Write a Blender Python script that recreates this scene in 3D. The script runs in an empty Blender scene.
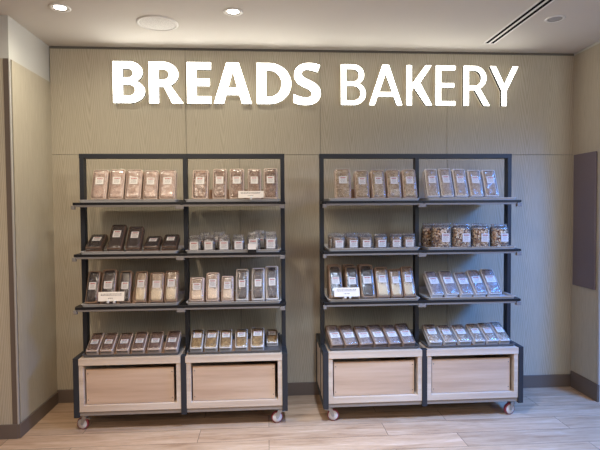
import bpy, bmesh, math, random
from mathutils import Vector, Matrix, noise, geometry
random.seed(7)
C = bpy.context.scene.collection
PI = math.pi
H = 2.76            # ceiling height
XL, XR = -1.644, 2.526

# ------------------------------------------------------------------ mesh helpers
class MB:
    def __init__(self): self.bm = bmesh.new()
    def box(self, x0, x1, y0, y1, z0, z1, bev=0.0):
        t = bmesh.new()
        vs = [t.verts.new((x, y, z)) for x in (x0, x1) for y in (y0, y1) for z in (z0, z1)]
        for f in ((0,1,3,2),(4,6,7,5),(0,4,5,1),(2,3,7,6),(0,2,6,4),(1,5,7,3)):
            t.faces.new([vs[i] for i in f])
        if bev: bmesh.ops.bevel(t, geom=t.edges[:], offset=bev, segments=2, affect='EDGES', profile=.5)
        return self.merge(t)
    def merge(self, t, M=None):
        if M is not None: bmesh.ops.transform(t, matrix=M, verts=t.verts)
        me = bpy.data.meshes.new('tmp'); t.to_mesh(me); t.free()
        self.bm.from_mesh(me); bpy.data.meshes.remove(me); return self
    def lathe(self, prof, n=32, M=None, cap=False):
        """prof: (r,z) points spun about z"""
        t = bmesh.new(); rings = []
        for r, z in prof:
            if r < 1e-6: rings.append([t.verts.new((0, 0, z))]*n)
            else: rings.append([t.verts.new((r*math.cos(2*PI*i/n), r*math.sin(2*PI*i/n), z)) for i in range(n)])
        for a, b in zip(rings, rings[1:]):
            for i in range(n):
                j = (i+1) % n; q = []
                for v in (a[i], a[j], b[j], b[i]):
                    if v not in q: q.append(v)
                if len(q) > 2:
                    try: t.faces.new(q)
                    except ValueError: pass
        return self.merge(t, M)
    def prism(self, outline, z0, z1, holes=(), M=None):
        """outline in xy extruded along z, with holes"""
        t = bmesh.new()
        loops = [list(outline)] + [list(h) for h in holes]
        flat = [p for l in loops for p in l]
        tris = geometry.tessellate_polygon([[Vector((p[0], p[1], 0)) for p in l] for l in loops])
        lo = [t.verts.new((p[0], p[1], z0)) for p in flat]; hi = [t.verts.new((p[0], p[1], z1)) for p in flat]
        for a, b, c in tris:
            for vv in (lo, hi):
                try: t.faces.new([vv[a], vv[b], vv[c]])
                except ValueError: pass
        k = 0
        for l in loops:
            n = len(l)
            for i in range(n):
                a, b = k+i, k+(i+1) % n
                t.faces.new([lo[a], lo[b], hi[b], hi[a]])
            k += n
        bmesh.ops.recalc_face_normals(t, faces=t.faces)
        return self.merge(t, M)
    def tube(self, pts, r, n=8):
        t = bmesh.new(); rings = []
        for i, p in enumerate(pts):
            p = Vector(p); d = (Vector(pts[min(i+1, len(pts)-1)]) - Vector(pts[max(i-1, 0)])).normalized()
            a = d.cross(Vector((0, 0, 1)))
            if a.length < 1e-3: a = d.cross(Vector((1, 0, 0)))
            a.normalize(); b = d.cross(a)
            rings.append([t.verts.new(p + (a*math.cos(2*PI*k/n) + b*math.sin(2*PI*k/n))*r) for k in range(n)])
        for a, b in zip(rings, rings[1:]):
            for k in range(n): t.faces.new([a[k], a[(k+1) % n], b[(k+1) % n], b[k]])
        t.faces.new(rings[0]); t.faces.new(rings[-1])
        bmesh.ops.recalc_face_normals(t, faces=t.faces)
        return self.merge(t)
    def build(self, name, mat, parent=None, smooth=False, loc=None):
        me = bpy.data.meshes.new(name)
        bmesh.ops.recalc_face_normals(self.bm, faces=self.bm.faces)
        self.bm.to_mesh(me); self.bm.free()
        me.materials.append(mat)
        if smooth:
            for p in me.polygons: p.use_smooth = True
        o = bpy.data.objects.new(name, me); C.objects.link(o)
        if parent is not None: o.parent = parent
        if loc: o.location = loc
        return o

def tag(o, label=None, cat=None, group=None, kind=None):
    if label: o['label'] = label
    if cat: o['category'] = cat
    if group: o['group'] = group
    if kind: o['kind'] = kind
    return o
def thing(name, label, cat, loc=(0, 0, 0), group=None, rot=(0, 0, 0)):
    o = bpy.data.objects.new(name, None); C.objects.link(o); o.empty_display_size = .05
    o.location = loc; o.rotation_euler = rot
    return tag(o, label, cat, group)
def clone(o, parent=None):
    c = o.copy(); C.objects.link(c)
    if parent is not None: c.parent = parent
    for ch in list(o.children): clone(ch, c)
    return c
def struct(name, mb, mat): return tag(mb.build(name, mat), kind='structure')

# ------------------------------------------------------------------ materials
def srgb(r, g, b):
    f = lambda v: (v/255/12.92) if v/255 <= .04045 else ((v/255+.055)/1.055)**2.4
    return (f(r), f(g), f(b), 1)
def mat(name, col, rough=.5, metal=0, spec=.5):
    m = bpy.data.materials.new(name); m.use_nodes = True
    p = m.node_tree.nodes['Principled BSDF']
    p.inputs['Base Color'].default_value = col; p.inputs['Roughness'].default_value = rough
    p.inputs['Metallic'].default_value = metal; p.inputs['Specular IOR Level'].default_value = spec
    return m
def N(m, t, **kw):
    n = m.node_tree.nodes.new(t)
    for k, v in kw.items():
        if k in n.inputs: n.inputs[k].default_value = v
        else: setattr(n, k, v)
    return n
def L(m, a, ao, b, bi): m.node_tree.links.new(a.outputs[ao], b.inputs[bi])
def ramp(m, stops):
    r = N(m, 'ShaderNodeValToRGB'); e = r.color_ramp.elements
    e[0].position, e[0].color = stops[0]; e[1].position, e[1].color = stops[-1]
    for s in stops[1:-1]:
        x = e.new(s[0]); x.color = s[1]
    return r
def bump(m, src, out, strength, dist=.002):
    b = N(m, 'ShaderNodeBump', Strength=strength, Distance=dist); L(m, src, out, b, 'Height')
    L(m, b, 'Normal', m.node_tree.nodes['Principled BSDF'], 'Normal')

def wood(name, cols, rough=.45, axis='Z', rings=1.0, leaf=None):
    """stretched-noise grain along `axis`; with `leaf`, slip-matched veneer leaves of that width carry V-shaped cathedral figure"""
    m = mat(name, cols[0], rough, spec=.35); P = m.node_tree.nodes['Principled BSDF']
    def mth(op, a, b=None, c=None):
        n = N(m, 'ShaderNodeMath', operation=op)
        for k, v in enumerate((a, b, c)):
            if v is None: continue
            if isinstance(v, (int, float)): n.inputs[k].default_value = v
            else: L(m, v[0], v[1], n, k)
        return (n, 'Value')
    tc = N(m, 'ShaderNodeTexCoord'); mp = N(m, 'ShaderNodeMapping'); L(m, tc, 'Object', mp, 'Vector')
    mp.inputs['Scale'].default_value = {'Z': (1, 1, .06), 'X': (.06, 1, 1), 'Y': (1, .06, 1)}[axis]
    n1 = N(m, 'ShaderNodeTexNoise', Scale=5.0, Detail=3.0, Roughness=.5); L(m, mp, 'Vector', n1, 'Vector')
    n2 = N(m, 'ShaderNodeTexNoise', Scale=70.0, Detail=4.0, Roughness=.6); L(m, mp, 'Vector', n2, 'Vector')
    if leaf:
        sp = N(m, 'ShaderNodeSeparateXYZ'); L(m, tc, 'Object', sp, 'Vector')
        xy = mth('ADD', (sp, 'X'), mth('MULTIPLY', (sp, 'Y'), 1.37))
        wob = mth('MULTIPLY_ADD', (n1, 'Fac'), .05, xy)
        t = mth('SUBTRACT', mth('FRACT', mth('DIVIDE', wob, leaf)), .5)
        v = mth('SUBTRACT', (sp, 'Z'), mth('MULTIPLY', mth('ABSOLUTE', mth('MULTIPLY', t, 1)), 1.3))
        v = mth('SUBTRACT', v, mth('MULTIPLY', mth('MULTIPLY', t, t), 1.2))
        v = mth('MULTIPLY_ADD', (n1, 'Fac'), .35, v)
        fr = mth('PINGPONG', mth('MULTIPLY', v, 15*rings), 1.0)
        wt = .56
    else:
        fr = mth('PINGPONG', mth('MULTIPLY', (n1, 'Fac'), 16*rings), 1.0); wt = .6
    mx = N(m, 'ShaderNodeMix', data_type='FLOAT'); mx.inputs[0].default_value = wt
    L(m, fr[0], fr[1], mx, 2); L(m, n2, 'Fac', mx, 3)
    r = ramp(m, [(.25, cols[0]), (.5, cols[1]), (.75, cols[2])]); L(m, mx, 0, r, 'Fac')
    L(m, r, 'Color', P, 'Base Color'); bump(m, n2, 'Fac', .06, .001)
    return m

def planks(name):
    m = mat(name, (.5, .4, .3, 1), .38, spec=.4); P = m.node_tree.nodes['Principled BSDF']
    tc = N(m, 'ShaderNodeTexCoord')
    br = N(m, 'ShaderNodeTexBrick', Scale=1.0); br.offset = .37
    br.inputs['Brick Width'].default_value = 1.25; br.inputs['Row Height'].default_value = .19
    br.inputs['Mortar Size'].default_value = .0016; br.inputs['Mortar Smooth'].default_value = .1
    br.inputs['Color1'].default_value = (0, 0, 0, 1); br.inputs['Color2'].default_value = (1, 1, 1, 1); br.inputs['Mortar'].default_value = (.5, .5, .5, 1)
    L(m, tc, 'Object', br, 'Vector')
    mp = N(m, 'ShaderNodeMapping'); mp.inputs['Scale'].default_value = (1.1, 9, 1); L(m, tc, 'Object', mp, 'Vector')
    # each board takes its own stretch of grain
    add = N(m, 'ShaderNodeVectorMath', operation='MULTIPLY_ADD'); add.inputs[1].default_value = (13, 13, 13); L(m, br, 'Color', add, 0); L(m, mp, 'Vector', add, 2)
    n1 = N(m, 'ShaderNodeTexNoise', Scale=1.6, Detail=7.0, Roughness=.62, Distortion=.6); L(m, add, 'Vector', n1, 'Vector')
    n2 = N(m, 'ShaderNodeTexNoise', Scale=9.0, Detail=4.0, Roughness=.7); L(m, add, 'Vector', n2, 'Vector')
    mx = N(m, 'ShaderNodeMix', data_type='FLOAT'); mx.inputs[0].default_value = .35; L(m, n1, 'Fac', mx, 2); L(m, n2, 'Fac', mx, 3)
    r = ramp(m, [(.28, srgb(132, 100, 76)), (.42, srgb(182, 148, 119)), (.58, srgb(204, 173, 145)), (.75, srgb(224, 200, 176))]); L(m, mx, 0, r, 'Fac')
    h = N(m, 'ShaderNodeHueSaturation'); L(m, r, 'Color', h, 'Color')
    v = N(m, 'ShaderNodeMapRange'); v.inputs['To Min'].default_value = .86; v.inputs['To Max'].default_value = 1.08
    L(m, br, 'Color', v, 'Value'); L(m, v, 'Result', h, 'Value')
    dk = N(m, 'ShaderNodeMix', data_type='RGBA'); L(m, br, 'Fac', dk, 0); L(m, h, 'Color', dk, 6); dk.inputs[7].default_value = srgb(95, 72, 55)
    L(m, dk, 2, P, 'Base Color'); bump(m, mx, 0, .12, .001)
    return m

def food(name, stops, scale=60, bumpy=.6, flecks=None, low=None, rough=.75):
    """mottled bake: noise tones, optional pale flecks, differing a little from copy to copy"""
    m = mat(name, stops[0], rough, spec=.3); P = m.node_tree.nodes['Principled BSDF']
    tc = N(m, 'ShaderNodeTexCoord'); oi = N(m, 'ShaderNodeObjectInfo')
    ad = N(m, 'ShaderNodeVectorMath', operation='MULTIPLY_ADD'); ad.inputs[1].default_value = (7, 7, 7)
    L(m, oi, 'Random', ad, 0); L(m, tc, 'Object', ad, 2)
    n = N(m, 'ShaderNodeTexNoise', Scale=scale, Detail=5.0, Roughness=.65); L(m, ad, 'Vector', n, 'Vector')
    k = len(stops)-1
    r = ramp(m, [(.3+.42*i/k, c) for i, c in enumerate(stops)]); L(m, n, 'Fac', r, 'Fac'); col = (r, 'Color')
    if flecks:
        v = N(m, 'ShaderNodeTexVoronoi', Scale=scale*1.7); L(m, ad, 'Vector', v, 'Vector')
        t = N(m, 'ShaderNodeMapRange'); t.inputs['From Min'].default_value = flecks[1]; t.inputs['From Max'].default_value = flecks[1]-.12
        L(m, v, 'Distance', t, 'Value')
        mx = N(m, 'ShaderNodeMix', data_type='RGBA'); L(m, t, 'Result', mx, 0); L(m, r, 'Color', mx, 6); mx.inputs[7].default_value = flecks[0]; col = (mx, 2)
    if low:   # paler tone over the lower half of the pack
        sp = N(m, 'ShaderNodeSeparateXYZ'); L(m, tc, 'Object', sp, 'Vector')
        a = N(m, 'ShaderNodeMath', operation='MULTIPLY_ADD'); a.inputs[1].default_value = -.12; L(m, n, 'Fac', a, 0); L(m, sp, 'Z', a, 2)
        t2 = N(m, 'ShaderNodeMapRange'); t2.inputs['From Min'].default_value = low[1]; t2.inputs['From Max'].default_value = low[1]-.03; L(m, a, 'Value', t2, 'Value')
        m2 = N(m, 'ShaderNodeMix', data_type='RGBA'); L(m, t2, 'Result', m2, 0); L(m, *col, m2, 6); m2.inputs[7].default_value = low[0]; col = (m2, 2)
    L(m, *col, P, 'Base Color'); bump(m, n, 'Fac', bumpy, .003)
    return m

def film_mat(name, gloss=.9, rough=.16, haze=.0, sc=22.0, dist=.007):
    m = bpy.data.materials.new(name); m.use_nodes = True; nt = m.node_tree
    nt.nodes.remove(nt.nodes['Principled BSDF']); out = nt.nodes['Material Output']
    tr = N(m, 'ShaderNodeBsdfTransparent'); gl = N(m, 'ShaderNodeBsdfGlossy', Roughness=rough)
    tc = N(m, 'ShaderNodeTexCoord'); oi = N(m, 'ShaderNodeObjectInfo')
    ad = N(m, 'ShaderNodeVectorMath', operation='MULTIPLY_ADD'); ad.inputs[1].default_value = (9, 9, 9); L(m, oi, 'Random', ad, 0); L(m, tc, 'Object', ad, 2)
    n = N(m, 'ShaderNodeTexNoise', Scale=sc, Detail=2.0, Distortion=1.6); L(m, ad, 'Vector', n, 'Vector')
    b = N(m, 'ShaderNodeBump', Strength=1.0, Distance=dist); L(m, n, 'Fac', b, 'Height'); L(m, b, 'Normal', gl, 'Normal')
    lw = N(m, 'ShaderNodeFresnel', IOR=1.45); L(m, b, 'Normal', lw, 'Normal')
    a = N(m, 'ShaderNodeMath', operation='MULTIPLY_ADD', use_clamp=True); a.inputs[1].default_value = gloss; a.inputs[2].default_value = .07; L(m, lw, 'Fac', a, 0)
    mx = N(m, 'ShaderNodeMixShader'); L(m, a, 'Value', mx, 'Fac'); L(m, tr, 'BSDF', mx, 1); L(m, gl, 'BSDF', mx, 2)
    last = mx
    if haze:
        df = N(m, 'ShaderNodeBsdfDiffuse'); df.inputs['Color'].default_value = (.8, .78, .76, 1)
        m2 = N(m, 'ShaderNodeMixShader'); m2.inputs['Fac'].default_value = haze; L(m, mx, 'Shader', m2, 1); L(m, df, 'BSDF', m2, 2); last = m2
    L(m, last, 'Shader', out, 'Surface'); return m
def emit(name, col, s):
    m = bpy.data.materials.new(name); m.use_nodes = True; P = m.node_tree.nodes['Principled BSDF']
    P.inputs['Base Color'].default_value = (.8, .8, .8, 1); P.inputs['Emission Color'].default_value = col; P.inputs['Emission Strength'].default_value = s
    return m
def plaster(name, col):
    m = mat(name, col, .85, spec=.2); tc = N(m, 'ShaderNodeTexCoord'); n = N(m, 'ShaderNodeTexNoise', Scale=160.0, Detail=3.0)
    L(m, tc, 'Object', n, 'Vector'); bump(m, n, 'Fac', .05, .001); return m

M = dict(
    veneer=wood('oak_veneer', (srgb(174, 163, 142), srgb(187, 176, 156), srgb(195, 185, 166)), rings=1.0, leaf=.205),
    box_oak=wood('pale_oak_box', (srgb(200, 178, 158), srgb(212, 192, 172), srgb(222, 204, 186)), axis='X', rings=.6),
    drawer_oak=wood('oak_drawer', (srgb(196, 164, 138), srgb(208, 177, 150), srgb(216, 187, 161)), axis='X', rings=.5),
    floor=planks('plank_floor'),
    ceil=plaster('ceiling_paint', srgb(214, 208, 200)), plaster=plaster('white_plaster', srgb(205, 203, 198)),
    gap=mat('shadow_gap', srgb(118, 112, 104), .9),
    skirt=mat('brown_metal_skirting', srgb(114, 101, 92), .45, .15), steel=mat('brushed_steel', srgb(205, 200, 194), .35, .35),
    frame=mat('charcoal_steel', srgb(42, 45, 52), .5, .1), rail=mat('light_grey_steel', srgb(136, 130, 126), .5, .1),
    beam=mat('taupe_steel', srgb(150, 138, 128), .5, .1), dark=mat('black_metal', srgb(28, 28, 32), .45, .2),
    tray=mat('baking_tray_metal', srgb(208, 205, 203), .38, .05), pan_dark=mat('dark_tray_metal', srgb(104, 103, 106), .4, .2), zinc=mat('zinc_plate', srgb(178, 178, 182), .35, .7),
    wheel=mat('white_wheel', srgb(222, 216, 214), .45), tyre=mat('red_tyre', srgb(150, 62, 72), .5),
    screen=mat('brown_panel', srgb(118, 106, 110), .6, spec=.3), soot=mat('slot_black', srgb(12, 12, 14), .9, spec=.05), black=mat('black_plastic', srgb(22, 22, 24), .4),
    white=mat('white_enamel', srgb(236, 233, 228), .5), grille=mat('speaker_mesh', srgb(196, 192, 186), .7),
    paper=mat('label_paper', srgb(226, 220, 214), .6), red=mat('red_ink', srgb(176, 62, 52), .6), ink=mat('grey_ink', srgb(120, 112, 108), .6),
    card=mat('price_card', srgb(240, 232, 222), .6), clip=mat('clear_clip', srgb(228, 228, 226), .25),
    film=film_mat('clear_film', 1.3, .24, .03), wrap=film_mat('wrapper_film', 1.6, .25, .08, 14, .014), bagfilm=film_mat('bag_film', 1.2, .2, .09),
    carton=mat('pale_carton', srgb(216, 192, 176), .5), tan_carton=mat('tan_carton', srgb(166, 134, 110), .5), dark_carton=mat('dark_brown_carton', srgb(98, 74, 60), .5), white_carton=mat('white_carton', srgb(222, 214, 208), .45),
    grey_carton=mat('brown_carton', srgb(166, 140, 124), .5),
    letter=emit('letter_face', (1, .985, .90, 1), 7.8), ret=mat('letter_return', srgb(84, 82, 82), .5), halo=emit('letter_halo', (1, .9, .68, 1), .7),
    lamp=emit('downlight_lamp', (1, .95, .86, 1), 14), lamp_off=mat('downlight_glass', srgb(176, 174, 176), .3), baffle=mat('downlight_baffle', srgb(170, 165, 158), .35, .4),
)

# ------------------------------------------------------------------ the room
struct('floor', MB().box(-4, 6, -9, .3, -.06, 0), M['floor'])
struct('ceiling', MB().box(-4, 6, -9, .3, H, H+.08), M['ceil'])
struct('wall_back', MB().box(-1.70, 2.60, .012, .2, -.02, H+.02), M['gap'])
mb = MB()
G = .0016
ux = [XL-.002, -.624, .431, 1.462, XR+.002]; lx = [XL-.002, -.212, 1.466, XR+.002]
for a, b in zip(ux, ux[1:]): mb.box(a+G, b-G, 0, .0122, 1.931+G, H-.022)
for a, b in zip(lx, lx[1:]): mb.box(a+G, b-G, 0, .0122, .02, 1.931-G)
struct('trim_1', mb, M['veneer'])
# left bulkhead and its veneer
struct('wall_left', MB().box(-4, XL-.008, -.592, .2, -.02, H+.02), M['plaster'])
struct('trim_2', MB().box(XL-.0085, XL, -.572, -.001, .02, 2.482), M['veneer'])
struct('trim_3', MB().box(-4, -1.685, -.600, -.5915, .02, 2.482), M['veneer'])
struct('trim_4', MB().box(-1.684, -1.652, -.602, -.5915, 0.02, 2.482), M['skirt'])
struct('trim_5', MB().box(-1.652, XL, -.604, -.590, 0.02, 2.482, .001), M['steel'])
struct('trim_6', MB().box(XL-.0085, XL-.004, -.590, -.572, 0.02, 2.482), M['gap'])
# right return and its veneer
struct('wall_right', MB().box(XR+.008, 4.2, -.345, .2, -.02, H+.02), M['plaster'])
struct('trim_7', MB().box(XR, XR+.0085, -.328, -.001, .02, H-.022), M['veneer'])
struct('trim_8', MB().box(XR, XR+.012, -.348, -.330, .02, H-.022, .001), M['steel'])
bs = lambda n, *a: struct(n, MB().box(*a, .0015), M['skirt'])
bs('baseboard_back', XL, XR, -.014, .012, 0, .102)
bs('baseboard_left', XL-.008, XL+.010, -.606, -.013, 0, .095)
bs('baseboard_left_front', -4, XL-.007, -.610, -.592, 0, .095)
bs('baseboard_right', XR-.010, XR+.008, -.350, -.013, 0, .135)

# brown panel on the right return
t = thing('wall_panel', 'dark brown flat rectangular panel mounted on the right return wall', 'wall panel', (XR, -.17, .86))
MB().box(-.016, -.003, -.137, .135, 0, 1.065, .002).build('panel_face', M['screen'], t)
MB().box(-.004, .001, -.12, .12, .02, 1.045).build('backing', M['dark'], t)

# ------------------------------------------------------------------ ceiling fittings
def downlight(x, y, label, on, energy=0, group='recessed ceiling downlights'):
    t = thing('downlight', label, 'ceiling light', (x, y, H), group)
    MB().lathe([(.062, 0), (.064, -.004), (.052, -.007), (.046, -.004), (.045, 0), (.062, 0)], 40).build('trim_ring', M['white'], t, True)
    MB().lathe([(.046, -.005), (.040, .0), (.036, -.0005)], 40).build('reflector', M['baffle'], t, True)
    MB().lathe([(0, -.004), (.030, -.0035), (.037, -.001)], 32).build('lamp', M['lamp'] if on else M['lamp_off'], t, True)
    return t
DL = [(-1.269, -.73, 'lit round downlight in the ceiling near the left bulkhead', True),
      (-.203, -.72, 'lit round downlight in the ceiling above the gap after the letter E', True),
      (1.935, -.707, 'unlit round downlight in the ceiling beside the slot vent', False)]
for x, y, lb, on in DL: downlight(x, y, lb, on)
t = thing('ceiling_speaker', 'large round white ceiling speaker between the two lit downlights', 'speaker', (-.724, -.50, H))
MB().lathe([(.137, 0), (.138, -.005), (.126, -.010), (.119, -.006), (.118, 0), (.137, 0)], 56).build('rim', M['white'], t, True)
gm = M['grille']; P = gm.node_tree.nodes['Principled BSDF']
tc = N(gm, 'ShaderNodeTexCoord'); v = N(gm, 'ShaderNodeTexVoronoi', Scale=220.0); L(gm, tc, 'Object', v, 'Vector')
r = ramp(gm, [(.2, srgb(176, 172, 166)), (.45, srgb(226, 222, 216))]); L(gm, v, 'Distance', r, 'Fac'); L(gm, r, 'Color', P, 'Base Color')
MB().lathe([(0, -.0075), (.06, -.0073), (.119, -.005)], 56).build('grille', gm, t, True)
t = thing('slot_vent', 'long white ceiling air vent with two narrow black slots', 'vent', (1.717, -1.4, H))
mb = MB()
for a, b in ((-.052, -.036), (-.013, .007), (.030, .046)): mb.box(a, b, -1.2, 1.2, -.0022, 0)
mb.box(-.052, .046, 1.19, 1.21, -.0022, 0); mb.box(-.052, .046, -1.21, -1.19, -.0022, 0)
mb.build('vent_frame', M['white'], t)
for a, b in ((-.036, -.013), (.007, .030)): MB().box(a, b, -1.19, 1.19, -.0026, 0).build('slot', M['soot'], t)

# ------------------------------------------------------------------ sign letters
def arc(cx, cy, rx, ry, a0, a1, n=18):
    return [(cx+rx*math.cos(math.radians(a0+(a1-a0)*i/n)), cy+ry*math.sin(math.radians(a0+(a1-a0)*i/n))) for i in range(n+1)]
def glyph(ch, W, s, h):
    """outline and holes of a humanist sans capital, height 1, width W, stem s, bar h"""
    if ch == 'E':
        return [(0,0),(W,0),(W,h),(s,h),(s,.5-h*.42),(W*.94,.5-h*.42),(W*.94,.5+h*.58),(s,.5+h*.58),(s,1-h),(W,1-h),(W,1),(0,1)], []
    if ch == 'D':
        a = W*.36
        return [(0,0)]+arc(a,.5,W-a,.5,-90,90,30)+[(0,1)], [[(s,h)]+arc(a,.5,W-a-s*1.02,.5-h,-90,90,30)+[(s,1-h)]]
    if ch == 'B':
        a = W*.5; m = .525; r1 = (m+.03)/2; r2 = (1-m+.03)/2; Wu = W*.93
        lo = [p for p in arc(a, r1, W-a, r1, -90, 90, 40) if p[1] <= m or p[0] > W*.97]; lo = [p for p in lo if p[1] <= m]
        up = [p for p in arc(a, 1-r2, Wu-a, r2, -90, 90, 40) if p[1] >= m]
        h1 = [(s,h)]+arc(a, (h+m-h*.45)/2, W-a-s*1.0, (m-h*1.45)/2, -90, 90)+[(s,m-h*.45)]
        b0 = m+h*.5
        h2 = [(s,b0)]+arc(a, (b0+1-h)/2, Wu-a-s*.98, (1-h-b0)/2, -90, 90)+[(s,1-h)]
        return [(0,0)]+lo+up+[(0,1)], [h1, h2]
    if ch == 'R':
        a = W*.40; b = .40; Wu = W*.86; r = (1-b)/2
        bowl = [p for p in arc(a, b+r, Wu-a, r, -62, 90, 30)]
        lw = s*1.16
        out = [(0,0),(s,0),(s,b),(a*1.02+ .02,b),(W-lw,0),(W,0)]+bowl+[(0,1)]
        return out, [[(s,b+h*.95)]+arc(a, (b+h*.95+1-h)/2, Wu-a-s*.98, (1-h-b-h*.95)/2, -90, 90)+[(s,1-h)]]
    if ch == 'A':
        t = s*.66; c = W/2; lw = s*1.05
        y0, y1 = .215, .215+h*1.02
        inner = lambda y: lw + (c - lw*.0 - lw) * y/.80     # inner edge of the left leg
        apex = .80
        return [(0,0),(lw,0),(inner(y0)*1,y0),(W-inner(y0),y0),(W-lw,0),(W,0),(c+t,1),(c-t,1)], [[(inner(y1),y1),(W-inner(y1),y1),(c,apex)]]
    if ch == 'K':
        d = s*1.22
        return [(0,0),(s,0),(s,.36),(s+W*.085,.465),(W-d,0),(W,0),(s+W*.33,.565),(W*.97,1),(W*.97-d*.98,1),(s+.012,.535),(s,.515),(s,1),(0,1)], []
    if ch == 'Y':
        c = W/2; d = s*1.1
        return [(c-s/2,0),(c+s/2,0),(c+s/2,.39),(W,1),(W-d,1),(c,.53),(d,1),(0,1),(c-s/2,.39)], []
    if ch == 'S':
        # quadratic outline: 'Q' control+end, 'T' smooth end, 'L' line
        path = [('Q',1036,199,893.5,85),('T',497,-29),('Q',263,-29,83,59),('L',83,347),('Q',231,281,333.5,254),('T',521,227),('Q',623,227,677.5,266),('T',732,382),
                ('Q',732,425,708,458.5),('T',637.5,523),('Q',590,556,454,619),('Q',327,679,263,734),('Q',125,850,115,1040),('Q',115,1243,258,1363),('T',646,1483),
                ('Q',775,1483,890,1454),('T',1020,1395),('L',925,1165),('Q',796,1215,715,1233),('T',556,1251),('Q',467,1251,420,1210),('T',372,1102),
                ('Q',372,1061,391,1030),('T',452,970),('Q',490,935,646,862),('Q',861,759,948.5,655.5),('T',1036,397)]
        pts = []; p = (1036, 397); c = p
        for q in path:
            if q[0] == 'L': e = q[1:]; c = e; pts.append(e)
            else:
                c, e = (q[1:3], q[3:]) if q[0] == 'Q' else ((2*p[0]-c[0], 2*p[1]-c[1]), q[1:])
                for k in range(1, 7):
                    u = k/6; pts.append(tuple((1-u)**2*p[n]+2*u*(1-u)*c[n]+u*u*e[n] for n in (0, 1)))
            p = e
        return [((x-83)/953*W, y/1462) for x, y in pts], []
words = [('BREADS', [('B',-1.161,.242),('R',-.892,.262),('E',-.605,.188),('A',-.401,.295),('D',-.071,.272),('S',.213,.218)], .071, .053, 2.319, 'bold'),
         ('BAKERY', [('B',.588,.2),('A',.812,.267),('K',1.113,.208),('E',1.349,.159),('R',1.576,.216),('Y',1.793,.233)], .038, .032, 2.316, 'slim')]
for wd, ls, st, ba, z0, adj in words:
    CH = .312
    for ch, x, w in ls:
        t = thing('sign_letter', f'{adj} white illuminated capital {ch} in the word {wd} on the wall', 'sign letter', (x, -.012, z0), f'letters of the word {wd}')
        w -= .006; x += .003; t.location.x = x
        out, holes = glyph(ch, w/CH, st/CH, ba/CH)
        S = lambda pts, g=0: [(p[0]*CH, p[1]*CH) for p in pts]
        Mx = Matrix.Rotation(PI/2, 4, 'X')
        MB().prism(S(out), .040, .046, [S(q) for q in holes], Mx).build('letter_face', M['letter'], t)
        MB().prism(S(out), .006, .0398, [S(q) for q in holes], Mx).build('letter_return', M['ret'], t)
        MB().prism(S(out), .002, .0058, [S(q) for q in holes], Mx).build('halo_light', M['halo'], t)
        xs = sorted(p[0] for p in out if p[1] < .02)
        px = [(xs[0]+.02)*CH] if xs else [w*.5]
        if xs and xs[-1]-xs[0] > .35: px = [(xs[0])*CH+.016, xs[-1]*CH-.016]
        for q in px: MB().tube([(q, .012, .012), (q, -.01, .004), (q, -.012, -.018)], .0028).build('fixing_pin', M['zinc'], t, True)

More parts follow.
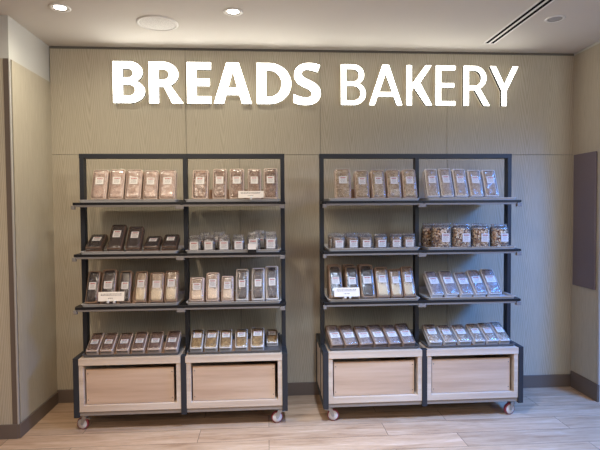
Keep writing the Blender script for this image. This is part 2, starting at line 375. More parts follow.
# ------------------------------------------------------------------ racks
ROWZ = {1: 1.552, 2: 1.204, 3: .848, 4: .504}       # underside of each tray
def rack(x0, x1, mid, label, wheel_rot):
    t = thing('bread_rack', label, 'display rack', ((x0+x1)/2, -.3, 0), 'wheeled bread racks')
    cx = (x0+x1)/2; PW = .036
    X = lambda v: v-cx
    Y = lambda v: v+.3
    def bx(name, m, a, b, c, d, e, f, bev=.0015, par=t): return MB().box(X(a), X(b), Y(c), Y(d), e, f, bev).build(name, m, par)
    posts = [(x0, x0+PW), (mid-PW/2, mid+PW/2), (x1-PW, x1)]
    for a, b in posts: bx('upright_post', M['frame'], a+.004, b-.003, -.378, -.320, .105, 1.866)
    bx('top_beam', M['frame'], x0+.002, x1-.002, -.378, -.320, 1.864, 1.896)
    for a, b in posts: bx('front_post', M['frame'], a, b, -.560, -.520, .103, .508)
    for a, b in (posts[0], posts[2]):
        bx('side_rail', M['frame'], a, b, -.521, -.379, .468, .508); bx('side_rail', M['frame'], a, b, -.319, -.08, .468, .508)
        bx('rear_post', M['frame'], a, b, -.085, -.045, .103, .508)
        bx('bottom_rail', M['frame'], a, b, -.521, -.084, .105, .140)
        bx('side_panel', M['box_oak'], (a+b)/2-.014, (a+b)/2+.014, -.519, -.379, .142, .466, 0)
        bx('side_panel', M['box_oak'], (a+b)/2-.014, (a+b)/2+.014, -.319, -.086, .142, .466, 0)
    bx('bottom_beam', M['beam'], x0+PW, mid-PW/2, -.548, -.10, .112, .1405); bx('bottom_beam', M['beam'], mid+PW/2, x1-PW, -.548, -.10, .112, .1405)
    # shelves: black angle in front of the posts, arms back to the posts, pale strip with end tabs below it
    bays = [(x0+PW, mid-PW/2), (mid+PW/2, x1-PW)]
    for row in (1, 2, 3):
        z = ROWZ[row]
        mb = MB().box(X(x0+.016), X(x1-.014), Y(-.543), Y(-.5345), z-.016, z+.001, .001).box(X(x0+.016), X(x1-.014), Y(-.535), Y(-.505), z-.016, z-.001, .001)
        for a, b in posts: mb.box(X(a+.004), X(b-.004), Y(-.506), Y(-.377), z-.018, z-.001, .001)
        for a, b in bays: mb.box(X(a), X(b), Y(-.075), Y(-.045), z-.016, z-.001).box(X(a-.003), X(a+.012), Y(-.506), Y(-.045), z-.016, z-.001).box(X(b-.012), X(b+.003), Y(-.506), Y(-.045), z-.016, z-.001)
        mb.build('shelf_frame', M['dark'], t)
        for i, (a, b) in enumerate(bays):
            bx('shelf_strip', M['rail'], a-.006, b-(.014 if i else -.010), -.540, -.530, z-.030, z-.0165, .001)
            e0 = x0+.006 if i == 0 else a-.026
            e1 = x1-.012 if i == 1 else b+.012
            for e, w in ((e0, .022), (e1-.034, .034)):
                MB().box(X(e), X(e+w), Y(-.5465), Y(-.520), z-.046, z-.020, .002).build('bracket_tab', M['rail'], t)
    # two open oak boxes with a sunk drawer front
    for a, b in bays:
        a += .001; b -= .001; F, B = -.556, -.06
        mb = MB()
        mb.box(X(a-.006 if a > x0+.1 else a-.0), X(b), Y(F-.006), Y(-.382), .458, .5035, .002)
        mb.box(X(a), X(b), Y(-.383), Y(B), .458, .5035, .0)
        mb.box(X(a), X(a+.030), Y(F), Y(B), .1415, .459, .0015).box(X(b-.030), X(b), Y(F), Y(B), .1415, .459, .0015)
        mb.box(X(a+.0295), X(b-.0295), Y(F), Y(B), .1415, .184, .0015)
        mb.box(X(a+.0295), X(b-.0295), Y(B-.012), Y(B), .183, .459)
        o = mb.build('cabinet_box', M['box_oak'], t)
        d = MB().box(X(a+.040), X(b-.050), Y(-.535), Y(-.517), .186, .424, .0015).box(X(a+.042), X(b-.052), Y(-.518), Y(-.12), .188, .20).build('drawer_front', M['drawer_oak'], o)
        mb = MB()
        for sx in (a+.052, b-.062):
            for sz in (.215, .395): mb.lathe([(.0, .002), (.0035, .0015), (.004, 0)], 10, Matrix.Translation((X(sx), Y(-.5348), sz)) @ Matrix.Rotation(PI/2, 4, 'X'))
        tag(mb.build('drawer_screws', M['ink'], o), kind='stuff')
    # casters
    for (sx, sy, r) in ((x0+.055, -.495, wheel_rot[0]), (x1-.055, -.495, wheel_rot[1]), (x0+.055, -.13, 40), (x1-.055, -.13, 140)):
        R = Matrix.Rotation(math.radians(r), 4, 'Z'); T0 = Matrix.Translation((X(sx), Y(sy), 0))
        mb = MB()
        for part in ('plate', 'arms'):
            q = MB()
            if part == 'plate': q.box(-.036, .036, -.03, .03, .104, .1115, .001).lathe([(0, .104), (.020, .104), (.022, .096), (.018, .09), (0, .09)], 20)
            else:
                for yy in (-.019, .016): q.prism([(-.016, .092), (.018, .092), (.03, .04), (.022, .032), (.012, .036)], yy, yy+.003, M=Matrix.Rotation(PI/2, 4, 'X'))
                q.box(-.035, .0, -.012, .012, .074, .080, .001)
                q.box(.02-.004, .02+.004, -.021, .021, .037, .045, .001)
            me = bpy.data.meshes.new('x'); q.bm.to_mesh(me); q.bm.free(); mb.bm.from_mesh(me); bpy.data.meshes.remove(me)
        bmesh.ops.transform(mb.bm, matrix=T0 @ R, verts=mb.bm.verts)
        c = mb.build('caster', M['zinc'], t)
        A = T0 @ R @ Matrix.Translation((.020, 0, .041)) @ Matrix.Rotation(PI/2, 4, 'X')
        MB().lathe([(.0, -.0125), (.010, -.0135), (.0335, -.0125), (.0345, -.01), (.0345, .01), (.0335, .0125), (.010, .0135), (0, .0125)], 28, A).build('wheel', M['wheel'], c, True)
        MB().lathe([(.034, -.0122), (.0392, -.0105), (.041, -.006), (.041, .006), (.0392, .0105), (.034, .0122)], 32, A).build('tyre', M['tyre'], c, True)
    return t
rack(-1.308, .132, -.577, 'black steel bread rack on casters below the word BREADS', (170, 192))
rack(.380, 1.815, 1.098, 'black steel bread rack on casters below the word BAKERY', (-10, 195))

COLX = {'A': (-.934, 'leftmost column'), 'B': (-.232, 'second column'), 'C': (.748, 'third column'), 'D': (1.4475, 'rightmost column')}
ROWN = {1: 'top', 2: 'second', 3: 'third', 4: 'lowest'}
REST = {1: (20, .12), 2: (44, .10), 3: (24, .12), 4: (59, .13)}
restfix = {}
def rrect(w, l, r, n=5):
    return arc(w/2-r, r, r, r, -90, 0, n)+arc(w/2-r, l-r, r, r, 0, 90, n)+arc(-w/2+r, l-r, r, r, 90, 180, n)+arc(-w/2+r, r, r, r, 180, 270, n)
def tray(col, row, rests=(), gap=.005):
    cx, cn = COLX[col]; w, d = .648, .485
    where = {1: 'on the top shelf', 2: 'on the second shelf down', 3: 'on the third shelf down', 4: 'on the oak cabinet top'}[row]
    t = thing('baking_tray', f'{"dark grey" if row == 4 else "grey"} metal sheet tray {where}, {cn} of the racks', 'tray', (cx, -.290, ROWZ[row]), 'metal trays on the racks')
    bm = bmesh.new()
    def ring(w_, d_, z, r): return [bm.verts.new((p[0], p[1]-d_/2, z)) for p in rrect(w_, d_, r)]
    rs = [ring(w-.016, d-.016, 0, .012), ring(w-.002, d-.002, .017, .016), ring(w+.006, d+.006, .019, .018), ring(w+.006, d+.006, .0165, .018),
          ring(w-.004+.004, d, .0162, .016), ring(w-.004, d-.004, .0185, .016), ring(w-.016, d-.016, .0018, .012)]
    rs = [rs[0], rs[1], rs[3], rs[2], rs[5], rs[6]]
    for a, b in zip(rs, rs[1:]):
        n = len(a)
        for i in range(n): bm.faces.new([a[i], a[(i+1) % n], b[(i+1) % n], b[i]])
    bm.faces.new(rs[0]); bm.faces.new(rs[-1])
    mb = MB(); mb.bm.free(); mb.bm = bm
    mb.build('pan', M['pan_dark' if row == 4 else 'tray'], t)
    for phi, ln, yb, xa, xb in rests:
        a = math.radians(phi)     # bent card riser that the packs lean on
        y0 = yb+.290+gap; c, s = math.cos(a), math.sin(a)
        q = MB()
        pr = [(y0, .0025), (y0+s*ln, .0025+c*ln), (y0+s*ln+.004, .0025+c*ln), (y0+s*ln+.03, .0025), (y0+s*ln+.026, .0025), (y0+s*ln+.001, .0025+c*ln-.006), (y0+.004, .0025)]
        q.prism(pr, xa-cx, xb-cx, M=Matrix(((0,0,1,0),(1,0,0,0),(0,1,0,0),(0,0,0,1))))
        q.build('back_rest', M['tan_carton'], t)
    return t

# ------------------------------------------------------------------ packs
def grid_front(mb, w, l, r, y0, depth, bulge, amp, fr, seed, nx=12, nz=22, inset=0):
    """a bumpy cushion over a rounded rectangle, its rim at y0 and its face towards -y"""
    bm = bmesh.new(); vs = []
    for j in range(nz+1):
        row = []
        for i in range(nx+1):
            u, v = i/nx*2-1, j/nz*2-1
            x, z = u*w/2, l/2+v*l/2
            # pull the corners in
            k = (abs(u)**6*abs(v)**6); x -= math.copysign(r*.55*k, u); z -= math.copysign(r*.55*k, v)
            e = max(0, 1-abs(u)**8)*max(0, 1-abs(v)**12)
            e = e**.35
            n = noise.noise(Vector((x*fr+seed, z*fr, seed*1.7)))
            row.append(bm.verts.new((x, y0-depth*e-bulge*(1-u*u)*(1-v**4)-amp*n*e, z)))
        vs.append(row)
    for j in range(nz):
        for i in range(nx): bm.faces.new([vs[j][i], vs[j][i+1], vs[j+1][i+1], vs[j+1][i]])
    # close the back
    edge = vs[0][:] + [vs[j][nx] for j in range(1, nz+1)] + [vs[nz][i] for i in range(nx-1, -1, -1)] + [vs[j][0] for j in range(nz-1, 0, -1)]
    bk = [bm.verts.new((v.co.x, y0+.003, v.co.z)) for v in edge]; n = len(edge)
    for i in range(n): bm.faces.new([edge[i], bk[i], bk[(i+1) % n], edge[(i+1) % n]])
    bm.faces.new(bk)
    mb.merge(bm)

def print_lines(mb, w, h, y, red):
    """illegible small print: a title bar or rows of short strokes"""
    if red:
        x = -w*.32
        while x < w*.30:
            q = random.uniform(.006, .012); mb.box(x, min(x+q, w*.36), y-.0003, y, h*.24, h*.36); x += q+.0016
    else:
        for k, z in enumerate((.10, -.03, -.16, -.30)):
            x = -w*.34+random.uniform(0, .004)
            while x < w*.28*(1 if k % 2 else .8):
                q = random.uniform(.003, .008); mb.box(x, x+q, y-.0003, y, h*z, h*z+.0022); x += q+.0018

def make_pack(kind, W, Ln, T, loaf, carton, lz=.6, lw=.052, lh=.052, rim=.009, r=.012, fin=False, amp=.0016, tape=False):
    t = thing('bread_pack', 'x', 'bread pack')
    bm = bmesh.new()
    out = rrect(W, Ln, r); inn = [(p[0]*(W-2*rim)/W, rim+p[1]*(Ln-2*rim)/Ln) for p in out]
    bev = .004
    def ring(pts, y, g=0): return [bm.verts.new((p[0]*(1-2*g/W), y, Ln/2+(p[1]-Ln/2)*(1-2*g/Ln))) for p in pts]
    rs = [ring(out, 0, .004), ring(out, -.004, 0), ring(out, -T+bev, .002), ring(out, -T, .002+bev), ring(inn, -T, 0), ring(inn, -T+.008, .001)]
    n = len(out)
    for a, b in zip(rs, rs[1:]):
        for i in range(n): bm.faces.new([a[i], a[(i+1) % n], b[(i+1) % n], b[i]])
    bm.faces.new(rs[0]); bm.faces.new(rs[-1])
    mb = MB(); mb.bm.free(); mb.bm = bm; mb.build('carton', carton, t)
    mb = MB(); grid_front(mb, W-2*rim-.003, Ln-2*rim-.003, r, -T+.0065, .0045, .0025, amp, 90, sum(map(ord, kind)) % 50 + .3)
    o = mb.build('loaf', loaf, t, True); 
    for v in o.data.vertices: v.co.z += rim+.0015
    mb = MB(); grid_front(mb, W+.002, Ln+.002, r, -T+.012, .0150, .0012, .0012, 40, 3.1 + len(kind), 10, 18)
    if fin:   # crimped seal of the wrapper standing up along the top edge
        b2 = bmesh.new(); a = []
        for i in range(15):
            u = i/14; x = (u-.5)*W*.96; q = .003*math.sin(i*1.9)
            a.append([b2.verts.new((x, -T*.55+q*z, Ln+.001+z*.012*(1+.35*math.sin(i*2.3)))) for z in (0, 1)])
        for p, q in zip(a, a[1:]): b2.faces.new([p[0], q[0], q[1], p[1]])
        mb.merge(b2)
    o = mb.build('film', M['wrap' if fin else 'film'], t, True)
    for v in o.data.vertices: v.co.z -= .001
    yl = -T-.0052
    lab = MB().box(-lw/2, lw/2, yl-.0006, yl, -lh/2, lh/2).build('label', M['paper'], t, loc=(0, 0, Ln*lz)); lab['label'] = 'off-white printed label'
    mb = MB(); print_lines(mb, lw, lh, yl-.0006, True); mb.build('title_print', M['red'], lab)
    mb = MB(); print_lines(mb, lw, lh, yl-.0006, False); mb.build('small_print', M['ink'], lab)
    t['_dim'] = (W, Ln, T)
    return t

F = dict(
    pink=food('pale_rye', (srgb(196, 158, 138), srgb(226, 194, 176), srgb(240, 218, 204)), 50),
    fawn=food('fawn_rye', (srgb(170, 144, 128), srgb(206, 184, 168), srgb(230, 212, 200)), 60),
    seed=food('seeded_rye', (srgb(112, 82, 66), srgb(176, 138, 116), srgb(226, 194, 172)), 42, flecks=(srgb(222, 196, 170), .30)),
    dark=food('dark_rye', (srgb(34, 20, 18), srgb(56, 36, 32), srgb(78, 54, 48)), 80),
    oat=food('tan_bake', (srgb(120, 92, 68), srgb(162, 132, 104), srgb(198, 172, 142)), 50, low=(srgb(232, 214, 188), .055)),
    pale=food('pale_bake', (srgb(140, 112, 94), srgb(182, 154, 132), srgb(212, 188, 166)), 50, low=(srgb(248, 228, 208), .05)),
    blue=food('dark_crisp', (srgb(50, 38, 40), srgb(76, 58, 60), srgb(112, 92, 92)), 60),
    brown=food('brown_crisp', (srgb(98, 72, 62), srgb(134, 104, 92), srgb(166, 138, 124)), 60),
    gold=food('golden_crisp', (srgb(120, 92, 54), srgb(170, 136, 88), srgb(214, 184, 130)), 50),
    grain=food('golden_grain', (srgb(156, 122, 84), srgb(210, 178, 136), srgb(240, 218, 184)), 48, flecks=(srgb(242, 224, 192), .28)),
    mauve=food('grey_rye', (srgb(128, 110, 108), srgb(164, 146, 142), srgb(196, 180, 176)), 60),
    nut=food('nut_bark', (srgb(120, 92, 72), srgb(182, 154, 130), srgb(228, 210, 190)), 36, flecks=(srgb(244, 230, 212), .34)),
    cookie=food('biscuit', (srgb(58, 42, 36), srgb(104, 78, 62), srgb(166, 136, 112)), 50),
    snack=food('snack_mix', (srgb(84, 60, 46), srgb(142, 110, 86), srgb(200, 172, 144)), 45, flecks=(srgb(226, 204, 178), .26)),
)
def clusters():
    """granola: every lump its own brown, dark in the seams between lumps"""
    m = mat('granola', (.3, .2, .1, 1), .7, spec=.3); P = m.node_tree.nodes['Principled BSDF']
    tc = N(m, 'ShaderNodeTexCoord'); oi = N(m, 'ShaderNodeObjectInfo')
    ad = N(m, 'ShaderNodeVectorMath', operation='MULTIPLY_ADD'); ad.inputs[1].default_value = (7, 7, 7); L(m, oi, 'Random', ad, 0); L(m, tc, 'Object', ad, 2)
    v = N(m, 'ShaderNodeTexVoronoi', Scale=84.0); L(m, ad, 'Vector', v, 'Vector')
    sp = N(m, 'ShaderNodeSeparateColor'); L(m, v, 'Color', sp, 'Color')
    r = ramp(m, [(.05, srgb(64, 38, 24)), (.3, srgb(136, 92, 58)), (.6, srgb(196, 152, 106)), (.9, srgb(240, 220, 188))]); L(m, sp, 'Red', r, 'Fac')
    L(m, r, 'Color', P, 'Base Color'); bump(m, v, 'Distance', .9, -.006); return m
F['cluster'] = clusters()
KIND = {  # W, L, T, loaf, carton, options, description
    'pink': (.103, .220, .065, F['pink'], M['carton'], dict(fin=True, rim=.006), 'pale pinkish wrapped bread pack'),
    'seed': (.100, .222, .065, F['seed'], M['carton'], dict(rim=.008), 'brown seeded bread pack in pale carton'),
    'dark': (.104, .190, .045, F['dark'], M['dark_carton'], dict(lz=.58), 'dark rye bread pack with brown edges'),
    'dark3': (.088, .230, .050, F['dark'], M['tan_carton'], dict(lz=.52, lw=.05), 'dark brown bread pack'),
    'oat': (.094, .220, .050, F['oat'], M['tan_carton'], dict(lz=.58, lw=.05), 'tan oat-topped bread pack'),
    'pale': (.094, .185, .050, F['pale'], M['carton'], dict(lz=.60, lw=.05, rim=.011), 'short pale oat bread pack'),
    'blue': (.095, .235, .050, F['blue'], M['white_carton'], dict(lz=.52, lw=.048, rim=.013), 'dark crispbread pack with white edges'),
    'brown': (.090, .181, .042, F['brown'], M['carton'], dict(lz=.45, lw=.052, lh=.04, rim=.008), 'flat brown crispbread pack'),
    'gold': (.090, .182, .042, F['gold'], M['white_carton'], dict(lz=.64, lw=.056, lh=.045, rim=.008), 'flat golden crispbread pack'),
    'grain': (.100, .214, .065, F['grain'], M['carton'], dict(fin=True, lw=.05, rim=.006), 'golden grain bread pack'),
    'fawn': (.097, .220, .065, F['fawn'], M['white_carton'], dict(fin=True, lw=.052, lh=.056), 'pale fawn bread pack'),
    'mauve': (.098, .211, .045, F['mauve'], M['white_carton'], dict(lz=.56, lw=.07, lh=.055, rim=.007), 'greyish slanting bread pack'),
    'slate': (.100, .193, .042, F['mauve'], M['grey_carton'], dict(lz=.44, lw=.072, lh=.05, rim=.007), 'flat greyish crispbread pack'),
    'nut': (.097, .188, .042, F['nut'], M['white_carton'], dict(lz=.52, lw=.062, lh=.05, rim=.005, amp=.003), 'flat nut-studded crispbread pack'),
}
ORD = ['first', 'second', 'third', 'fourth', 'fifth', 'sixth']
protos = {}
def pack(kind, x, W, Ln, phi, z0, T, yf, label, group, spin=0, roll=0):
    kW, kL, kT = KIND[kind][:3]
    if kind not in protos:
        k = KIND[kind]; t = make_pack(kind, k[0], k[1], k[2], k[3], k[4], **k[5]); protos[kind] = t
    else: t = clone(protos[kind])
    a = math.radians(phi)
    t.scale = (min(W, .112)/kW, T/kT, Ln/kL)
    t.location = (x, yf+T*math.cos(a), z0)
    t.rotation_euler = (Matrix.Rotation(math.radians(spin), 3, 'Z') @ Matrix.Rotation(-a, 3, 'X') @ Matrix.Rotation(math.radians(roll), 3, 'Y')).to_euler()
    tag(t, label, 'bread pack', group)
    if '_dim' in t: del t['_dim']
    return t

ROWS = {
 'A1': (.065, -.5, [(-1.14,.106,.219,20,'pink'),(-1.026,.103,.223,20,'pink'),(-.912,.110,.222,20,'pink'),(-.797,.1,.214,20,'pink'),(-.683,.112,.218,20,'pink')]),
 'B1': (.065, -.5, [(-.459,.112,.217,18,'seed'),(-.325,.098,.224,18,'seed'),(-.208,.103,.224,18,'seed'),(-.085,.095,.223,18,'seed'),(.028,.1,.227,18,'seed')]),
 'A2': (.045, -.5, [(-1.186,.112,.184,62,'dark'),(-1.044,.104,.223,42,'dark'),(-.919,.104,.205,42,'dark'),(-.799,.105,.157,64,'dark'),(-.676,.106,.165,60,'dark')]),
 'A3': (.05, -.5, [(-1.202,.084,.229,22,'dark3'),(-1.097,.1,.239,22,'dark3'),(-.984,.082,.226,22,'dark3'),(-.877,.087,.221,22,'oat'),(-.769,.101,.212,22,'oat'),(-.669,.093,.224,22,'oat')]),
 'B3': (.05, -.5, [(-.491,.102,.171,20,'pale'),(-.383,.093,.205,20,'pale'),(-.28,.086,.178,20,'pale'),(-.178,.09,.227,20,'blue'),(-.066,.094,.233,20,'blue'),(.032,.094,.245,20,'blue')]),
 'A4': (.042, -.51, [(-1.202,.085,.183,60,'brown'),(-1.106,.09,.18,60,'brown'),(-.999,.09,.176,60,'brown'),(-.895,.091,.183,60,'brown'),(-.786,.094,.179,60,'brown'),(-.671,.095,.185,60,'brown')]),
 'B4': (.042, -.51, [(-.499,.089,.185,58,'gold'),(-.398,.093,.181,58,'gold'),(-.297,.088,.178,58,'gold'),(-.188,.09,.179,58,'gold'),(-.076,.097,.19,58,'gold')]),
 'C1': (.065, -.5, [(.539,.112,.222,18,'grain'),(.675,.1,.21,18,'grain'),(.791,.097,.214,18,'grain'),(.904,.1,.214,18,'grain'),(1.017,.101,.217,18,'grain')]),
 'D1': (.065, -.5, [(1.184,.094,.223,22,'fawn'),(1.286,.094,.227,22,'fawn'),(1.391,.098,.223,22,'fawn'),(1.501,.099,.215,22,'fawn'),(1.613,.103,.214,22,'fawn')]),
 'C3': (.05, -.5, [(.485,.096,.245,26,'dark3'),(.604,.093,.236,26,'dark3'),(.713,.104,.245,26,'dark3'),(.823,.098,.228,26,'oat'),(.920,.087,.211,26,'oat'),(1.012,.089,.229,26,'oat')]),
 'D3': (.045, -.5, [(1.215,.094,.211,42,'mauve'),(1.322,.1,.213,42,'mauve'),(1.430,.098,.197,42,'mauve'),(1.532,.096,.214,42,'mauve'),(1.639,.104,.221,42,'mauve')]),
 'C4': (.042, -.51, [(.487,.093,.198,58,'slate'),(.588,.1,.195,58,'slate'),(.694,.1,.186,58,'slate'),(.800,.1,.193,58,'slate'),(.901,.096,.189,58,'slate'),(1.004,.098,.201,58,'slate')]),
 'D4': (.042, -.51, [(1.197,.098,.191,60,'nut'),(1.305,.095,.177,60,'nut'),(1.414,.1,.179,60,'nut'),(1.521,.088,.186,60,'nut'),(1.618,.092,.193,60,'nut'),(1.708,.084,.2,60,'nut')]),
}
from collections import Counter
rng = random.Random(3)
FLOOR = .0022
for key, (T, yf, lst) in ROWS.items():
    col, row = key[0], int(key[1]); z0 = ROWZ[row]+FLOOR
    phis = [e[3] for e in lst]; ph = min(phis)
    Lmin = min(e[2] for e in lst)
    yback = lambda p: yf + T*math.cos(math.radians(ph))
    if row == 2: rests = [(e[3], e[2]*.5, yback(0), e[0]-.03, e[0]+.03) for e in lst]
    else: rests = [(ph, Lmin*(.62 if row == 4 else .42), yback(0), lst[0][0]-.02, lst[-1][0]+.02)]
    tray(col, row, rests, .016 if key in ('C4', 'D3') else .009)
    cnt = Counter(e[4] for e in lst); seen = Counter()
    for x, W, Ln, phi, kind in lst:
        k = seen[kind]; seen[kind] += 1; n = cnt[kind]
        desc = KIND[kind][6]
        pos = 'leftmost' if k == 0 else ('rightmost' if k == n-1 else ('middle' if (n % 2 and k == n//2) else ORD[k]+' from left'))
        y = yf + (T*(math.cos(math.radians(ph))-math.cos(math.radians(phi))) if phi != ph else 0)
        pack(kind, x, W, Ln, phi, z0, T, y, f'{desc}, {pos} on {ROWN[row]} tray, {COLX[col][1]}', f'{desc}s on the {ROWN[row]} tray, {COLX[col][1]}',
             spin={'C4': 9, 'D3': 9-1.6*lst.index((x, W, Ln, phi, kind)), 'D4': 3}.get(key, 0)+rng.uniform(-1.5, 1.5))
pack('gold', .030, .085, .15, 62, ROWZ[4]+FLOOR, .036, -.40, 'small brown crispbread pack lying behind, right end of lowest tray, second column', None)
# second rank behind the dark packs on the right rack
for x, nm in ((.490, 'leftmost'), (.606, 'middle'), (.720, 'rightmost')):
    pack('dark3', x, .092, .232, 12, ROWZ[3]+FLOOR+.0, .05, -.335, f'half-hidden bread pack in the rear rank on third tray, third column, {nm} of three', 'rear packs on the third tray')

# ------------------------------------------------------------------ bags
def loft(secs, n=36, bumps=None, m=1):
    """secs: (z, half width, half depth, exponent)"""
    bm = bmesh.new(); rings = []
    for z, a, b, e in secs:
        rg = []
        for i in range(n):
            th = 2*PI*i/n; c, s = math.cos(th), math.sin(th)
            p = Vector((math.copysign(abs(c)**(2/e), c)*a, math.copysign(abs(s)**(2/e), s)*b, z))
            if bumps: p = bumps(p, Vector((c, s, 0)))
            rg.append(bm.verts.new(p))
        rings.append(rg)
    for p, q in zip(rings, rings[1:]):
        for i in range(n): bm.faces.new([p[i], p[(i+1) % n], q[(i+1) % n], q[i]])
    bm.faces.new(rings[0]); bm.faces.new(rings[-1])
    mb = MB(); mb.bm.free(); mb.bm = bm; return mb
def interp(keys, n):
    out = []
    for i in range(n+1):
        z = keys[0][0]+(keys[-1][0]-keys[0][0])*i/n
        for a, b in zip(keys, keys[1:]):
            if a[0] <= z <= b[0]+1e-9:
                u = (z-a[0])/(b[0]-a[0]); u = u*u*(3-2*u)
                out.append((z,)+tuple(a[k]+(b[k]-a[k])*u for k in (1, 2, 3))); break
    return out
def make_bag(name, w, d, h, fill, content, ck, lw, lh, lx, lz, crimp):
    t = thing(name, 'x', 'bag'); a, b = w/2, d/2
    def lump(p, n):
        v = noise.voronoi(p*ck+Vector((w*50, 0, 0)), distance_metric='DISTANCE', exponent=2)[0]
        return p+n*(.0075-.010*v[0])*(1 if name == 'granola_bag' else .4)
    keys = [(.002, a*.80, b*.80, 3), (h*.07, a*.93, b*.93, 3.2), (h*.4, a*.95, b*.95, 3), (fill*.9, a*.9, b*.9, 2.8), (fill, a*.7, b*.65, 2.5)]
    loft(interp(keys, 22), 56, lump).build('contents', content, t, True)
    keys = [(.0008, a*.86, b*.86, 3.2), (h*.06, a*1.0, b*1.0, 3.4), (h*.45, a*1.0, b*1.0, 3.2), (fill, a*.98, b*.86, 3), (h*.93, a*.90*crimp, b*.25, 2.4), (h, a*.98*crimp, b*.12, 2.2)]
    def crease(p, n): return p+n*.0022*noise.noise(p*55)+Vector((0, .004*math.sin(p.x*300+p.z*60)*max(0, (p.z-fill)/(h-fill)), 0))
    loft(interp(keys, 24), 48, crease).build('film', M['bagfilm'], t, True)
    yl = -b-.0035
    lab = MB().box(-lw/2, lw/2, yl-.0006, yl, -lh/2, lh/2).build('label', M['paper'], t, loc=(lx, 0, lz)); lab['label'] = 'off-white printed label'
    mb = MB(); print_lines(mb, lw, lh, yl-.0006, True); mb.build('title_print', M['red'], lab)
    mb = MB(); print_lines(mb, lw, lh, yl-.0006, False); mb.build('small_print', M['ink'], lab)
    return t
def place(proto, used, x, y, z, label, cat, group, sc=(1, 1, 1), rz=0):
    t = clone(proto) if used else proto
    t.location = (x, y, z); t.scale = sc; t.rotation_euler = (0, 0, math.radians(rz))
    return tag(t, label, cat, group)
SOFT = {'B2': [(-.499,.092),(-.402,.088),(-.300,.09),(-.200,.088),(-.093,.094),(.024,.094)], 'C2': [(.502,.092),(.602,.09),(.699,.09),(.805,.092),(.915,.09),(1.010,.092)]}
ZB = ROWZ[2]+FLOOR
for col in 'BCD': tray(col, 2)
proto = make_bag('snack_bag', .094, .070, .118, .074, F['cookie'], 70, .060, .056, 0, .046, .92); used = False
for i, (x, w) in enumerate(SOFT['B2']):
    place(proto, used, x, -.465, ZB, f'small clear snack bag, {"leftmost" if i == 0 else "rightmost" if i == 5 else ORD[i]+" from left"} on second tray, second column', 'bag', 'snack bags on the second tray, second column', (w/.094, 1, 1 if i < 4 else 1.16), rng.uniform(-6, 6)); used = True
for i, x in enumerate((-.44, -.34, -.05)):
    place(proto, True, x, -.375, ZB, f'half-hidden snack bag in the rear rank on second tray, second column, {("leftmost","middle","rightmost")[i]} of three', 'bag', 'rear snack bags, second column', (1, 1, 1.1+.06*i), rng.uniform(-6, 6))
proto2 = make_bag('biscuit_bag', .092, .070, .112, .088, F['snack'], 60, .056, .050, 0, .046, 1.0); used = False
for i, (x, w) in enumerate(SOFT['C2']):
    place(proto2, used, x, -.465, ZB, f'small clear biscuit bag, {"leftmost" if i == 0 else "rightmost" if i == 5 else ORD[i]+" from left"} on second tray, third column', 'bag', 'biscuit bags on the second tray, third column', (w/.092, 1, 1), rng.uniform(-6, 6)); used = True
for i, x in enumerate((.600, .700, .488)):
    place(proto2, True, x, -.37, ZB, f'half-hidden biscuit bag in the rear rank on second tray, third column, {("middle","rightmost","leftmost")[i]} of three', 'bag', 'rear biscuit bags, third column', (1, 1, 1.06), rng.uniform(-6, 6))
proto3 = make_bag('granola_bag', .142, .085, .185, .152, F['cluster'], 84, .058, .062, .022, .082, .98); used = False
for i, (x, w) in enumerate([(1.248,.140),(1.395,.138),(1.537,.132),(1.677,.132)]):
    place(proto3, used, x, -.458, ZB, f'big clear bag of brown granola clusters, {("leftmost","second from left","second from right","rightmost")[i]} on second tray, rightmost column', 'bag', 'granola bags on the second tray', (w/.142, 1, 1-.02*i), (-3, 2, -4, 3)[i]); used = True
place(proto3, True, 1.206, -.352, ZB, 'half-hidden granola bag behind the leftmost granola bag, second tray, rightmost column', 'bag', None, (.93, 1, .98), 4)
# crumpled clear bag at the end of the third tray, right rack
t = make_bag('crumpled_bag', .085, .06, .10, .055, F['nut'], 60, .03, .02, 0, .03, 1.0)
place(t, False, 1.712, -.200, ROWZ[3]+FLOOR, 'crumpled clear bag lying behind the packs at the right end, third tray', 'bag', None, (1, 1, 1.35), 20)

# ------------------------------------------------------------------ price cards
def price_card(x, y, z, w, h, label, clips, colr='card', dark_clip=False, tilt=12):
    t = thing('price_card', label, 'price card', (x, y, z), 'price cards on the trays')
    a = Matrix.Rotation(math.radians(-tilt), 4, 'X')
    q = MB().box(-w/2, w/2, -.0008, .0008, .008, .008+h, .0003); bmesh.ops.transform(q.bm, matrix=a, verts=q.bm.verts); q.build('card', M[colr], t)
    q = MB()
    for k, zz in enumerate((.74, .60, .28) if not dark_clip else ()):
        xx = -w*.40+(.0 if k < 2 else w*.28)
        while xx < w*.36*(1 if k < 2 else .2):
            l = random.uniform(.004, .011); q.box(xx, xx+l, -.0012, -.0008, .008+h*zz, .008+h*zz+.004*(h/.06)); xx += l+.003
    if len(q.bm.verts): bmesh.ops.transform(q.bm, matrix=a, verts=q.bm.verts); q.build('print', M['ink'], t)
    else: q.bm.free()
    for cxx in clips:
        q = MB().box(cxx-.008, cxx+.008, -.0045, .0045, -.004, .016, .002).box(cxx-.006, cxx+.006, -.003, .012, -.006, .0, .001)
        q.build('clip', M['black'] if dark_clip else M['clip'], t, True)
    return t
price_card(-.107, -.556, 1.570, .172, .048, 'cream price card clipped to the top tray of the second column', (0.0,))
price_card(-1.050, -.556, .882, .172, .062, 'white price card on two clear clips at the leftmost column, third tray', (-.02, .022))
price_card(.549, -.556, .882, .178, .062, 'white price card on clear clips at the third column, third tray', (-.012, .022))
t = thing('price_card', 'small folded white card in a black clip, second column, second tray', 'price card', (-.103, -.552, 1.222), 'price cards on the trays')
MB().box(-.030, .030, -.004, .004, -.022, .020, .003).build('clip', M['black'], t)
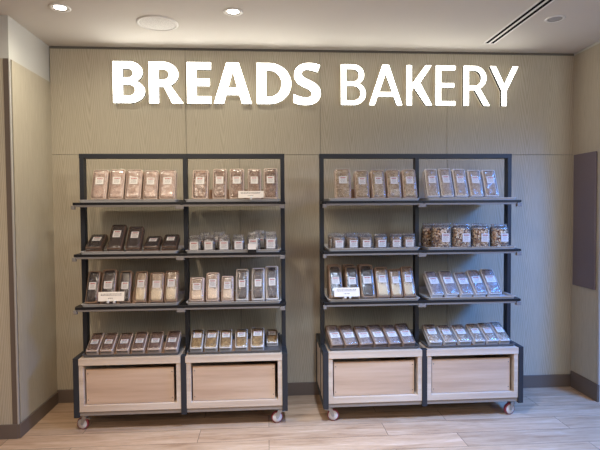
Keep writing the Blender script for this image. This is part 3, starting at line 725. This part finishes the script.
q = MB().box(-.028, .028, -.006, -.004, .004, .044, .0008).box(-.028, .028, -.006, .012, .040, .043, .0008); q.build('card', M['card'], t)

# ------------------------------------------------------------------ light
def light(kind, name, loc, target, energy, color, size=1, size_y=None, spot=None, blend=.5, spread=180):
    l = bpy.data.lights.new(name, kind); l.energy = energy; l.color = color
    if kind == 'AREA':
        l.size = size; l.spread = math.radians(spread)
        if size_y: l.shape = 'RECTANGLE'; l.size_y = size_y
    elif kind == 'SPOT': l.spot_size = math.radians(spot); l.spot_blend = blend; l.shadow_soft_size = size
    else: l.shadow_soft_size = size
    o = bpy.data.objects.new(name, l); C.objects.link(o); o.location = loc
    o.rotation_euler = (Vector(target)-Vector(loc)).to_track_quat('-Z', 'Y').to_euler(); return o
WARM = (1, .86, .68)
for x, y, lb, on in DL:
    if on: light('SPOT', 'downlight_beam', (x, y, H-.012), (x, y, 0), 26, (1, .95, .77), .03, spot=172, blend=1)
light('SPOT', 'unseen_spot', (-1.0, -2.1, H-.02), (-.9, -1.5, 0), 95, (1, .84, .66), .05, spot=140, blend=1)  # unseen spot added to brighten the left rack's fronts
light('SPOT', 'unseen_spot', (1.3, -2.1, H-.02), (1.2, -1.5, 0), 18, (.80, .90, 1), .05, spot=140, blend=1)  # unseen cooler spot added for the right rack's fronts
# the shop's other lamps out of view, and added lights for dim walls
light('SPOT', 'unseen_spot', (.45, -1.9, H-.02), (.45, -1.75, 0), 335, (.70, .90, 1.2), .05, spot=96, blend=1)
light('AREA', 'shop_ceiling_lamps', (-.8, -4.2, H-.05), (-.8, -3.6, 0), 52, (1, .78, .60), 3, 1.5)
light('AREA', 'added_wall_fill', (3.4, -5.0, 2.3), (-.6, -.2, 1.6), 52, (.82, .93, 1), 2, 1.2)  # added soft fill that lifts the dim walls
light('AREA', 'cool_ceiling_lamp', (3.3, -1.75, H-.22), (1.8, -.85, .2), 42, (.07, .30, 1), .7, .7, spread=88)
light('SPOT', 'unseen_spot', (.7, -2.7, H-.02), (-1.64, -.2, 1.65), 70, (1, .90, .74), .05, spot=58, blend=1)  # added spot that brightens the left side wall
light('SPOT', 'unseen_spot', (-.3, -3.0, H-.02), (2.5, -.2, 1.5), 60, (1, .93, .88), .05, spot=44, blend=1)  # added spot that brightens the right return wall
w = bpy.data.worlds.new('World'); bpy.context.scene.world = w; w.use_nodes = True
w.node_tree.nodes['Background'].inputs['Color'].default_value = (.9, .95, 1, 1); w.node_tree.nodes['Background'].inputs['Strength'].default_value = .08

# ------------------------------------------------------------------ camera
cam = bpy.data.cameras.new('camera'); co = bpy.data.objects.new('camera', cam); C.objects.link(co)
f_px, yaw, pit, rol = 492.27, .0670, .0327, -.0073
cam.sensor_fit = 'HORIZONTAL'; cam.sensor_width = 36; cam.lens = f_px*36/600; cam.clip_start = .05
fw = Vector((math.sin(yaw)*math.cos(pit), math.cos(yaw)*math.cos(pit), -math.sin(pit))); rt = Vector((math.cos(yaw), -math.sin(yaw), 0)); up = rt.cross(fw)
r2 = rt*math.cos(rol)+up*math.sin(rol); u2 = -rt*math.sin(rol)+up*math.cos(rol)
mw = Matrix((r2, u2, -fw)).transposed().to_4x4(); mw.translation = (0, -3.9206, 1.5); co.matrix_world = mw
sc = bpy.context.scene; sc.camera = co
sc.view_settings.view_transform = 'Standard'; sc.view_settings.look = 'None'; sc.view_settings.exposure = 0; sc.view_settings.gamma = 1; sc.view_settings.use_curve_mapping = False
sc.cycles.max_bounces = 8; sc.cycles.transparent_max_bounces = 16
